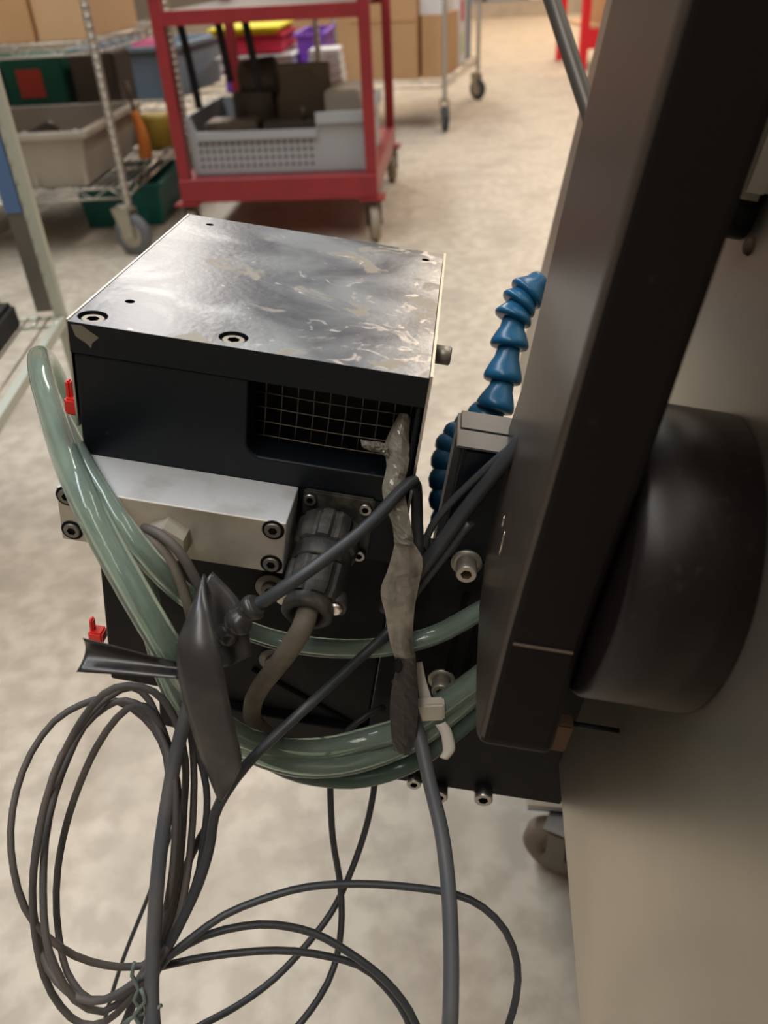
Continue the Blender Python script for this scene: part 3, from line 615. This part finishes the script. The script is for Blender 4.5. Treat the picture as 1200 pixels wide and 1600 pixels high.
def post(parent, x, y, z0, z1, r=.0125, m=None):
    bm = B(); n = int((z1-z0)/.025); prof = []
    for i in range(n+1):
        z = z0+(z1-z0)*i/n; prof += [(r, z), (r*.9, z+.001), (r, z+.002)]
    lathe(bm, prof, (x, y, 0), (0, 0, 1), 14); obj('post', bm, m or M_chrome, parent)
def tub(bm, x0, x1, y0, y1, z0, z1, t=.006, taper=.02, rim=.012, mi=0):
    """open-topped box with walls of real thickness and a rolled rim"""
    def ring(ix, z): return [vb(bm, p) for p in ((x0+ix, y0+ix, z), (x1-ix, y0+ix, z), (x1-ix, y1-ix, z), (x0+ix, y1-ix, z))]
    rs = [ring(taper, z0), ring(0, z1-rim), ring(-rim, z1-rim), ring(-rim, z1), ring(t, z1), ring(taper+t, z0+t)]
    for i in range(len(rs)-1):
        for k in range(4): face(bm, (rs[i][k], rs[i][(k+1) % 4], rs[i+1][(k+1) % 4], rs[i+1][k]), mi)
    face(bm, rs[0][::-1], mi); face(bm, rs[-1], mi); return bm

# left wire cart
c1 = thing('wire_shelf_cart', 'chrome wire shelf cart at left holding the cardboard box and grey tote', 'cart', TR(-.755, 2.66, 0, math.radians(-2)))
wire_shelf(c1, -1.05, 0, 0, .95, .60); wire_shelf(c1, -1.05, 0, 0, .95, .205)
for (x, y) in ((0, 0), (-1.05, 0), (0, .95), (-1.05, .95)): post(c1, x, y, .135, 1.35)
for (x, y, a) in ((0, -.01, 1.25), (-1.05, 0, .9), (0, .95, 1.1), (-1.05, .95, .5)): caster_parts(c1, x, y, .064, .155, a, M_rubber, M_zinc)
def put(name, bm, m, M, label, cat, group=None, bevel=0):
    o = obj(name, bm, m, label=label, cat=cat, group=group, centre=False, bevel=bevel)
    o.matrix_world = M; return o
C1 = TR(-.755, 2.66, 0, math.radians(-2))
bm = B(); box(bm, (-.98, .03, .605), (-.175, .40, .93)); prism(bm, [(-.36, .606), (-.355, .606), (-.355, .928), (-.36, .928)], 1, .028, .0305)
put('cardboard_box', bm, M_card, C1, 'large tan cardboard box on the top shelf of the left wire cart', 'box')
bm = B(); box(bm, (-.17, .05, .605), (-.03, .62, .93)); put('cardboard_box', bm, M_card2, C1, 'paler cardboard box behind the front post of the left wire cart', 'box')
bm = B(); tub(bm, -.98, -.09, -.01, .60, .2095, .375, taper=.03, rim=.020)
for i in range(6):
    x = -.90+i*.155; box(bm, (x, .006, .215), (x+.014, .03, .375))
put('grey_tote', bm, M_tote, C1, 'large beige grey tote on the bottom shelf of the left wire cart', 'tote', bevel=.004)
for i, (x, w_) in enumerate(((-.78, .20), (-.55, .22), (-.30, .16))):
    bm = B(); box(bm, (x, .62, .210), (x+w_, .84, .53), bev=.006)
    t = thing('green_carton', ['dark green carton at the far left behind the grey tote', 'dark green carton in the middle behind the grey tote', 'dark green carton at the right behind the grey tote'][i], 'carton', C1)
    obj('carton_body', bm, M_green if i < 2 else M_metal_d, t)
    if i < 2: bm = B(); box(bm, (x+.05, .617, .40), (x+.14, .6199, .49)); obj('red_label', bm, M_label, t)
for i, (x, y, r, L, lab) in enumerate(((-.62, .25, .03, .20, 'brown rounded part lying in the grey tote'), (-.40, .22, .035, .16, 'dark part lying in the grey tote'), (-.25, .30, .03, .15, 'dark metal block at the right end of the grey tote'))):
    bm = B(); lathe(bm, [(r*.7, 0), (r, .02), (r, L-.02), (r*.6, L)], (x, y, .245+r), (1, .4, .5), 14); put('loose_part', bm, (M_rust, M_metal_d, M_brown)[i], C1, lab, 'machine part')
hb = P(243, 245, 3.0)
t = thing('hand_tool', 'tool with an orange handle hanging beside the grey tote', 'tool', TR(-.775, 3.08, .195))
bm = B(); sweep(bm, [(0, 0, .02), (.002, 0, .09), (-.010, 0, .17)], lambda t: .026-.012*t, 12, .01); obj('handle', bm, M_orange, t)
bm = B(); cyl(bm, (-.010, 0, .17), (-.02, .01, .26), .006, 8); obj('shank', bm, M_metal_d, t)
bm = B(); lathe(bm, [(.055, 0), (.062, .012), (.060, .10), (.055, .112), (.030, .116)], (-.775, 3.30, .212), (0, 0, 1), 20)
obj('mustard_tub', bm, M_olive, label='mustard yellow tub on the bottom shelf beside the orange handle', cat='tub')
bm = B(); tub(bm, -1.02, -.73, 3.00, 3.42, .004, .145, taper=.01); obj('teal_bin', bm, M_teal, label='teal green bin on the floor under the wire cart', cat='bin')
# rear wire cart with bins and lids
c2 = thing('wire_shelf_cart', 'rear wire cart behind the red trolley holding purple bins', 'cart', TR(-.62, 3.66, 0, math.radians(-4)))
wire_shelf(c2, -.75, .46, 0, .75, .320); wire_shelf(c2, -.75, .46, 0, .75, .10)
for (x, y) in ((-.75, 0), (.46, 0), (-.75, .75), (.46, .75)): post(c2, x, y, .10, 1.2)
for (x, y) in ((-.75, 0), (.46, 0), (-.75, .75), (.46, .75)): caster_parts(c2, x, y, .040, .10, .3, M_rubber, M_zinc)
C2 = TR(-.62, 3.66, -.040, math.radians(-4))
bm = B(); tub(bm, -.42, .02, -.02, .60, .365, .555, taper=.012, rim=.016)
for i in range(5): box(bm, (.004, .0+.0, .39+i*.022), (.010, .58, .398+i*.022))
put('grey_basket', bm, M_bgrey, TR(-.76, 3.69, -.040, math.radians(-10)), 'blue grey basket on the rear cart left of the red trolley post', 'basket')
bm = B(); sweep(bm, [(-.30, .20, .50), (-.22, .18, .53), (-.12, .22, .52)], lambda t: .03+.02*math.sin(3.14*t), 12, .02); put('magenta_rag', bm, M_pink, TR(-.70, 3.69, -.040, math.radians(-10)), 'magenta cloth lying in the blue grey basket', 'cloth')
stack = [('purple_bin', M_purple, 0.050, 0.380, .12, .60, .365, .445, 'lower purple bin in the stack on the rear cart'), ('white_tub', M_wlid, 0.040, 0.340, .10, .58, .448, .500, 'white tub between the purple and red bins'),
         ('red_tub', M_lred, 0.050, 0.300, .12, .56, .503, .570, 'red tub near the top of the coloured stack'), ('yellow_lid', M_yellow, 0.020, 0.290, .10, .58, .573, .598, 'yellow lid on top of the coloured stack')]
for (nm, m, x0, x1, y0, y1, z0, z1, lab) in stack:
    bm = B(); box(bm, (x0, y0, z0), (x1, y1, z1-.012), bev=.006); box(bm, (x0-.012, y0-.012, z1-.011), (x1+.012, y1+.012, z1), bev=.004); put(nm, bm, m, C2, lab, 'bin')
bm = B(); tub(bm, .345, .46, .25, .70, .365, .56, taper=.005); put('purple_bin', bm, M_purple, C2, 'taller purple bin right of the coloured stack', 'bin')
bm = B()
for i in range(5): box(bm, (.40+i*.004, .02+i*.006, .365+i*.030), (.55-i*.003, .24, .392+i*.030), bev=.003)
for i in range(1): pass
put('paper_stack', bm, M_wlid, C2, 'white stack of trays at the right end of the rear cart', 'tray stack')

# red trolley
ang = math.radians(-6); ox, oy = -.590, 2.720
CR = TR(ox, oy, 0, ang)
red = thing('red_trolley', 'red steel trolley with a thick deck and square posts', 'trolley', CR)
W_, D_ = .625, .88
bm = B(); box(bm, (.0, 0, .190), (W_, D_, .205)); obj('deck', bm, mat('pink_deck', (.50, .13, .12), .5), red, label='worn pinkish red deck')
bm = B()
for a, b in (((-.005, -.012, .137), (W_+.005, .030, .2075)), ((-.005, D_-.030, .137), (W_+.005, D_+.012, .2075)), ((-.005, .030, .137), (.03, D_-.03, .2075)), ((W_-.03, .030, .137), (W_+.005, D_-.03, .2075))): box(bm, a, b)
obj('deck_rim', bm, M_red, red, bevel=.004)
for (x, y) in ((-.004, .0), (W_-.030, .0), (-.004, D_-.034), (W_-.030, D_-.034)):
    bm = B(); box(bm, (x, y, .2075), (x+.034, y+.034, 1.0)); obj('corner_post', bm, M_red, red)
    bm = B(); box(bm, (x-.022, y-.022, .130), (x+.056, y+.056, .1368)); obj('caster_plate', bm, M_red, red)
    caster_parts(red, x+.017, y+.017, .058, .130, .2, M_tread, M_metal_d, .030)
bm = B(); box(bm, (.03, -.003, .625), (W_-.03, .037, .662)); obj('upper_rail', bm, M_red, red)
bm = B(); box(bm, (.03, .037, .648), (W_-.03, D_-.04, .662)); obj('upper_shelf', bm, M_metal_d, red)
bm = B(); box(bm, (.03, D_-.037, .625), (W_-.03, D_-.003, .662)); obj('upper_rail', bm, M_red, red)
# crate on the trolley (open, dipped front, perforated panel)
cr = thing('plastic_crate', 'light grey perforated crate with a dipped front on the red trolley', 'crate', CR @ Matrix.Translation((0, 0, .0155)))
x0, x1, y0, y1, z0, z1 = .035, .600, .045, .50, .1935, .365
bm = B(); zl = .318
prism(bm, [(x0, z0), (x1, z0), (x1, z1), (.455, z1), (.440, zl), (x0+.03, zl), (x0+.015, z1), (x0, z1)], 1, y0, y0+.006)
obj('front_panel', bm, M_crate, cr)
bm = B(); box(bm, (x0+.03, y0-.014, zl-.020), (.445, y0-.0005, zl+.003)); box(bm, (.445, y0-.014, z1-.03), (x1+.01, y0-.0005, z1)); obj('front_lip', bm, M_crate, cr)
bm = B(); box(bm, (x0, y0+.006, z0), (x0+.006, y1, z1)); box(bm, (x1-.006, y0+.006, z0), (x1, y1, z1)); box(bm, (x0, y1-.006, z0), (x1, y1, z1)); box(bm, (x1, y0, z1-.03), (x1+.014, y1, z1)); box(bm, (x0, y0, z0+.0005), (x1, y1, z0+.005)); obj('crate_walls', bm, M_crate, cr)
bm = B()
for r in range(4):
    for i in range(18):
        x = x0+.03+i*.0208; z = z0+.022+r*.0215; box(bm, (x, y0-.001, z), (x+.0085, y0+.0005, z+.009))
obj('perforations', bm, mat('perforation_shade', (.06, .06, .06), .8), cr, kind='stuff')
# things in and above the crate
def inred(name, bm, m, lab, cat='machine part', bevel=0): return put(name, bm, m, CR if cat == 'bar' else CR @ Matrix.Translation((0, 0, .0155)), lab, cat, bevel=bevel)
bm = B(); box(bm, (.28, .30, .20), (.46, .34, .475), bev=.004); box(bm, (.34, .292, .43), (.40, .299, .452)); inred('grey_plate', bm, M_brown, 'brown grey metal plate standing upright in the crate')
bm = B(); lathe(bm, [(.05, 0), (.062, .01), (.062, .12), (.045, .13)], (.16, .33, .425), (1, 0, .1), 24); box(bm, (.14, .26, .2), (.27, .42, .40)); inred('dark_motor', bm, M_metal_d, 'dark round motor lying in the crate', 'motor')
bm = B(); box(bm, (.07, .12, .199), (.24, .24, .335), bev=.006); inred('steel_block', bm, M_brown, 'dull block at the left end of the crate')
bm = B(); box(bm, (.26, .12, .199), (.43, .22, .33), bev=.006); cyl(bm, (.39, .15, .33), (.39, .15, .37), .010, 10); inred('steel_block', bm, M_metal_d, 'dark block with a stub in the middle of the crate')
bm = B(); box(bm, (.46, .15, .199), (.57, .40, .41), bev=.006); inred('tan_box', bm, M_tote, 'small tan box at the right end of the crate', 'box')
for i, (xa, xb, za, lab) in enumerate(((.060, .078, .40, 'leftmost black bar hanging below the upper rail'), (.175, .188, .47, 'middle black bar hanging below the upper rail'), (.255, .275, .44, 'rightmost black bar hanging below the upper rail'))):
    bm = B(); sweep(bm, [(xa, .06, .646), (xa*.5+xb*.5, .065, .55), (xb, .07, za)], .0115, 10, .02); inred('black_bar', bm, M_black2, lab, 'bar')
# far wire cart with cartons
aa = math.radians(-16); CF = TR(.43, 4.60, 0, aa)
c3 = thing('wire_shelf_cart', 'far wire cart at centre top carrying cardboard cartons', 'cart', CF)
wire_shelf(c3, -1.0, 0, 0, 1.12, .235)
for (x, y) in ((0, 0), (-1.0, 0), (0, 1.12), (-1.0, 1.12)):
    post(c3, x, y, .15, 1.4, m=M_chrome); caster_parts(c3, x, y, .060, .155, 1.0 if y else .35, M_rubber_d, M_zinc)
bm = B(); box(bm, (-.97, .05, .2395), (-.155, .55, .66)); box(bm, (-.50, .046, .50), (-.16, .0495, .512)); put('cardboard_box', bm, M_card, CF, 'big cardboard carton on the far wire cart', 'box')
bm = B(); box(bm, (-.14, .10, .2395), (-.02, .50, .52)); put('cardboard_box', bm, M_card, CF, 'narrow carton beside the front post of the far wire cart', 'box')
bm = B(); box(bm, (-.15, .11, .5205), (-.03, .40, .60)); put('white_box', bm, M_wlid, CF, 'white box on the narrow carton of the far wire cart', 'box')
bm = B(); box(bm, (-.20, .56, .2395), (-.02, .76, .60), bev=.01); box(bm, (-.0195, .58, .46), (-.0185, .68, .56), 1); box(bm, (-.0195, .6, .30), (-.0185, .66, .40), 2); put('white_package', bm, [M_wlid, M_lred, mat('lime_print', (.35, .6, .15), .5)], CF, 'white package with red and green marks on the far wire cart', 'package')
bm = B(); box(bm, (-.22, .80, .2395), (-.03, 1.02, .56), bev=.01); put('blue_package', bm, M_bgrey, CF, 'blue grey package at the back of the far wire cart', 'package')
# red rack far right
rp = F(890, 112)
CK = TR(1.69, 6.9, 0, 0)
rk = thing('red_rack', 'bright red steel rack far away at the upper right', 'rack', CK)
for (x, y) in ((0, 0), (1.6, 0), (0, .8), (1.6, .8)): bm = B(); box(bm, (x-.03, y-.03, 0), (x+.03, y+.03, 1.8)); obj('rack_post', bm, M_bright_red, rk)
for z in (.14, .95): bm = B(); box(bm, (.03, -.03, z), (1.57, 0, z+.13)); obj('rack_beam', bm, M_bright_red, rk)
bm = B(); box(bm, (.03, 0, .27), (1.57, .77, .29)); obj('rack_shelf', bm, M_card2, rk)
bm = B(); box(bm, (.15, .1, .291), (.55, .5, .60)); put('cardboard_box', bm, M_card, CK, 'cardboard box on the red rack', 'box')
# low platform and clutter along the far wall
t = thing('pallet_rack', 'long low rack across the far end of the hall', 'rack', TR(1.8, 13.6, 0, 0))
bm = B(); box(bm, (-5, 0, 0), (5, .05, .16)); obj('kick_board', bm, M_tote, t)
bm = B(); box(bm, (-5, 0, .16), (5, 1.2, .20)); obj('rack_deck', bm, M_wall, t)
for i in range(14):
    h = random.choice((.35, .5, .7)); x = -3.0+i*.62; bm = B(); box(bm, (x, .1, .201), (x+random.uniform(.35, .55), .7, .2+h), bev=.01)
    m = random.choice((M_wlid, M_card, M_bgrey, M_lred, M_tote)); o = obj('stored_box', bm, m, label='box on the long low rack at the far end', cat='box', group='boxes on the far rack', centre=False); o.matrix_world = TR(1.8, 13.6)

# near left wire rack
pn = P(103, 493, 1.22); hN = pn.z
CN = TR(pn.x, pn.y, 0, math.radians(4))
nr = thing('near_rack', 'pale slotted upright and wire shelf at the left edge', 'rack', CN)
bm = B(); box(bm, (-.016, -.006, 0), (.0, .010, 1.5))
for i in range(58): box(bm, (-.0155, -.0085, .02+i*.025), (-.0125, -.0061, .03+i*.025))
obj('slotted_upright', bm, M_upright, nr, bevel=.001)
bm = B(); box(bm, (-.040, -.004, hN+.01), (-.0165, .006, 1.5)); obj('grey_strip', bm, M_steel_d, nr)
bm = B(); box(bm, (-.041, -.0068, hN+.155), (-.018, -.0042, hN+.26)); obj('blue_tape', bm, M_bluetape, nr, label='blue tape on the upright')
x0, x1, y0, y1, z = -.60, 0, -.55, 0, hN
bm = B(); box(bm, (x0, -.004, z-.004), (x1, .004, z)); box(bm, (x0, -.04, z-.004), (x1, -.036, z)); obj('rear_rails', bm, M_upright, nr)
for i in range(38):
    x = x0+i*.016; bm = B(); cyl(bm, (x, 0, z), (x, y0, z), .0016, 6) if i % 2 == 0 else cyl(bm, (x, 0, z), (x, -.038, z), .003, 6); obj('shelf_wire', bm, M_chrome, nr)
bm = B(); box(bm, (-.012, y0, z-.012), (.0, -.008, z+.002)); obj('side_rail', bm, M_upright, nr)
bm = B(); box(bm, (x0, y0, z-.012), (x1, y0+.012, z+.002)); obj('front_rail', bm, M_upright, nr)
bm = B(); box(bm, (x0, y0, 0), (x0+.016, y0+.016, 1.5)); obj('slotted_upright', bm, M_upright, nr)
bm = B(); box(bm, (-.30, -.24, z+.004), (-.05, -.05, z+.045), bev=.006); box(bm, (-.10, -.06, z+.02), (-.07, -.0495, z+.05), 1)
put('dark_case', bm, [M_black2, mat('green_sticker', (.2, .6, .15), .5)], CN, 'dark case lying on the near shelf at the left edge', 'case')
